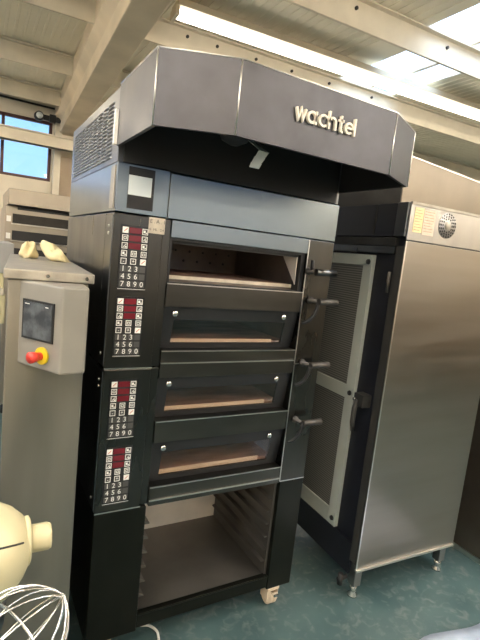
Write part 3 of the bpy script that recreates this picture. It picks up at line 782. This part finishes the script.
obj('planetary_hub', mx(MB().lathe([(.030,.89),(.062,.90),(.072,.945),(.076,1.00)], (-.42, hy, 0), 'z', 26)), 'side', MX)
obj('shaft', mx(MB().cyl((-.42, hy, .74), (-.42, hy, .90), .012, 12)), 'chrome', MX)
obj('column', mx(MB().lathe([(.11,.06),(.10,.30),(.085,.8),(.085,1.05)], (-.78, hy, 0), 'z', 24)), 'cream', MX)
obj('base', mx(MB().box((-.92, -.88, 0), (-.36, -.60, .06))), 'cream', MX, .02)
bw = MB()
prf = [(.09,.061),(.14,.09),(.18,.18),(.195,.36),(.195,.68),(.205,.69),(.200,.695),(.188,.68),(.188,.36),(.172,.18),(.135,.095),(.02,.075)]
obj('mixing_bowl', mx(bw.lathe(prf, (-.52, -.74, 0), 'z', 32)), 'steel', MX)
# whisk resting across the bowl rim, balloon pointing right
WK = thing('wire_whisk', 'large balloon whisk of bright steel wires below the cream mixer head', 'whisk', (-.281, -.98, 1.154))
tip = Vector((0, 0, 0)); ax = Vector((-.155, -.02, -.115)).normalized()
e1 = ax.cross(Vector((0, 1, 0))).normalized(); e2 = ax.cross(e1)
for k in range(7):
    a = PI*k/7+.15; dirv = e1*math.cos(a)+e2*math.sin(a); path = []
    for i in range(29):
        t = -1+2*i/28.; u_ = 1-abs(t)          # u_ = 1 at the tip
        s_ = (1-u_)
        dist = .004+.255*s_**1.55
        rad = .072*math.sin(min(1, s_*1.9)*PI/2) * (1 if s_ < .5 else (1-.86*((s_-.5)/.5)**1.4))
        path.append(ax*dist+dirv*rad*(1 if t > 0 else -1)+ax*.0008*k)
    obj('wire', MB().tube(path, .0014, 6), 'wire', WK)
ring = [ax*.085+(e1*math.cos(2*PI*i/28)+e2*math.sin(2*PI*i/28))*.067 for i in range(28)]
obj('wire_hoop', MB().tube(ring, .0028, 8, 0, True), 'wire', WK)
obj('handle', MB().tube([ax*.250, ax*.275, ax*.385, ax*.40], [.012, .014, .015, .010], 14), 'chrome', WK)

# ================================================================== SMALL THINGS ON THE FLOOR
cb = [(.19, .30, .006), (.22, .17, .006), (.27, .125, .006), (.305, .11, .006), (.328, .07, .006), (.325, .03, .006), (.30, -.05, .006), (.26, -.16, .006), (.24, -.28, .006)]
def smooth(pts, n=6):
    out = []; P = [Vector(p) for p in pts]
    for i in range(len(P)-1):
        p0, p1, p2, p3 = P[max(i-1,0)], P[i], P[i+1], P[min(i+2,len(P)-1)]
        for k in range(n):
            t = k/n
            out.append(.5*((2*p1)+(-p0+p2)*t+(2*p0-5*p1+4*p2-p3)*t*t+(-p0+3*p1-3*p2+p3)*t**3))
    return out+[P[-1]]
o = obj('power_cable', MB().tube(smooth(cb), .006, 8), 'cable'); tag(o, 'white cable curving over the floor out from under the deck oven', 'cable')
# plastic film sheet, bottom right corner
ps = MB(); nx, ny = 16, 12; vs = []
for j in range(ny+1):
    for i in range(nx+1):
        u_, v_ = i/nx, j/ny
        x = 1.36+u_*.8+.10*v_*0; y = -.475-.03*u_-v_*.55+ .02*math.sin(u_*9)
        z = .006+.016*(1+math.sin(u_*14+v_*5)*math.cos(v_*9-u_*4))*(.4+.6*min(1, v_*3))
        vs.append((x, y, z))
fs = [(j*(nx+1)+i, (j+1)*(nx+1)+i, (j+1)*(nx+1)+i+1, j*(nx+1)+i+1) for j in range(ny) for i in range(nx)]
ps.add(vs, fs, 0, True)
o = obj('plastic_sheet', ps, 'plastic_sheet', None, loc=(1.76, -.75, 0)); tag(o, 'pale blue plastic film sheet lying on the floor at bottom right', 'sheet')
sd = o.modifiers.new('thickness', 'SOLIDIFY'); sd.thickness = .004; sd.offset = 1

# ================================================================== WORLD, CAMERA, VIEW
w = bpy.data.worlds.new('sky'); S.world = w; w.use_nodes = True
nt = w.node_tree; bg = nt.nodes['Background']
tc = nt.nodes.new('ShaderNodeTexCoord'); sx = nt.nodes.new('ShaderNodeSeparateXYZ'); rp = nt.nodes.new('ShaderNodeValToRGB')
nt.links.new(tc.outputs['Generated'], sx.inputs[0]); nt.links.new(sx.outputs['Z'], rp.inputs['Fac'])
E_ = rp.color_ramp.elements
E_[0].position = 0; E_[0].color = (.08, .10, .11, 1)
E_[1].position = 1; E_[1].color = (.95, 1.18, 1.38, 1)
for p, c in ((.04, (.095, .165, .26)), (.32, (.075, .15, .27)), (.55, (.9, 1.1, 1.3))):
    e = E_.new(p); e.color = (*c, 1)
nt.links.new(rp.outputs['Color'], bg.inputs['Color']); bg.inputs['Strength'].default_value = 3.4

cam = bpy.data.cameras.new('camera'); co = bpy.data.objects.new('camera', cam); COL.objects.link(co)
R = [[0.8666255500145866, 0.498334836846578, -0.024950880686055027], [-0.4875286569775564, 0.856355297765893, 0.1702099075081968], [0.1061883453471963, -0.1353439853609433, 0.985091894667214]]
mw = Matrix(((R[0][0], R[0][2], -R[0][1], -.4164), (R[1][0], R[1][2], -R[1][1], -1.6567), (R[2][0], R[2][2], -R[2][1], 1.6968), (0, 0, 0, 1)))
co.matrix_world = mw
cam.sensor_fit = 'VERTICAL'; cam.sensor_height = 24; cam.lens = 463.85/640*24
cam.clip_start = .05; cam.clip_end = 200
S.camera = co
vs_ = S.view_settings
vs_.view_transform = 'Standard'; vs_.look = 'None'; vs_.gamma = 1; vs_.use_curve_mapping = False; vs_.exposure = 0.95
S.display_settings.display_device = 'sRGB'
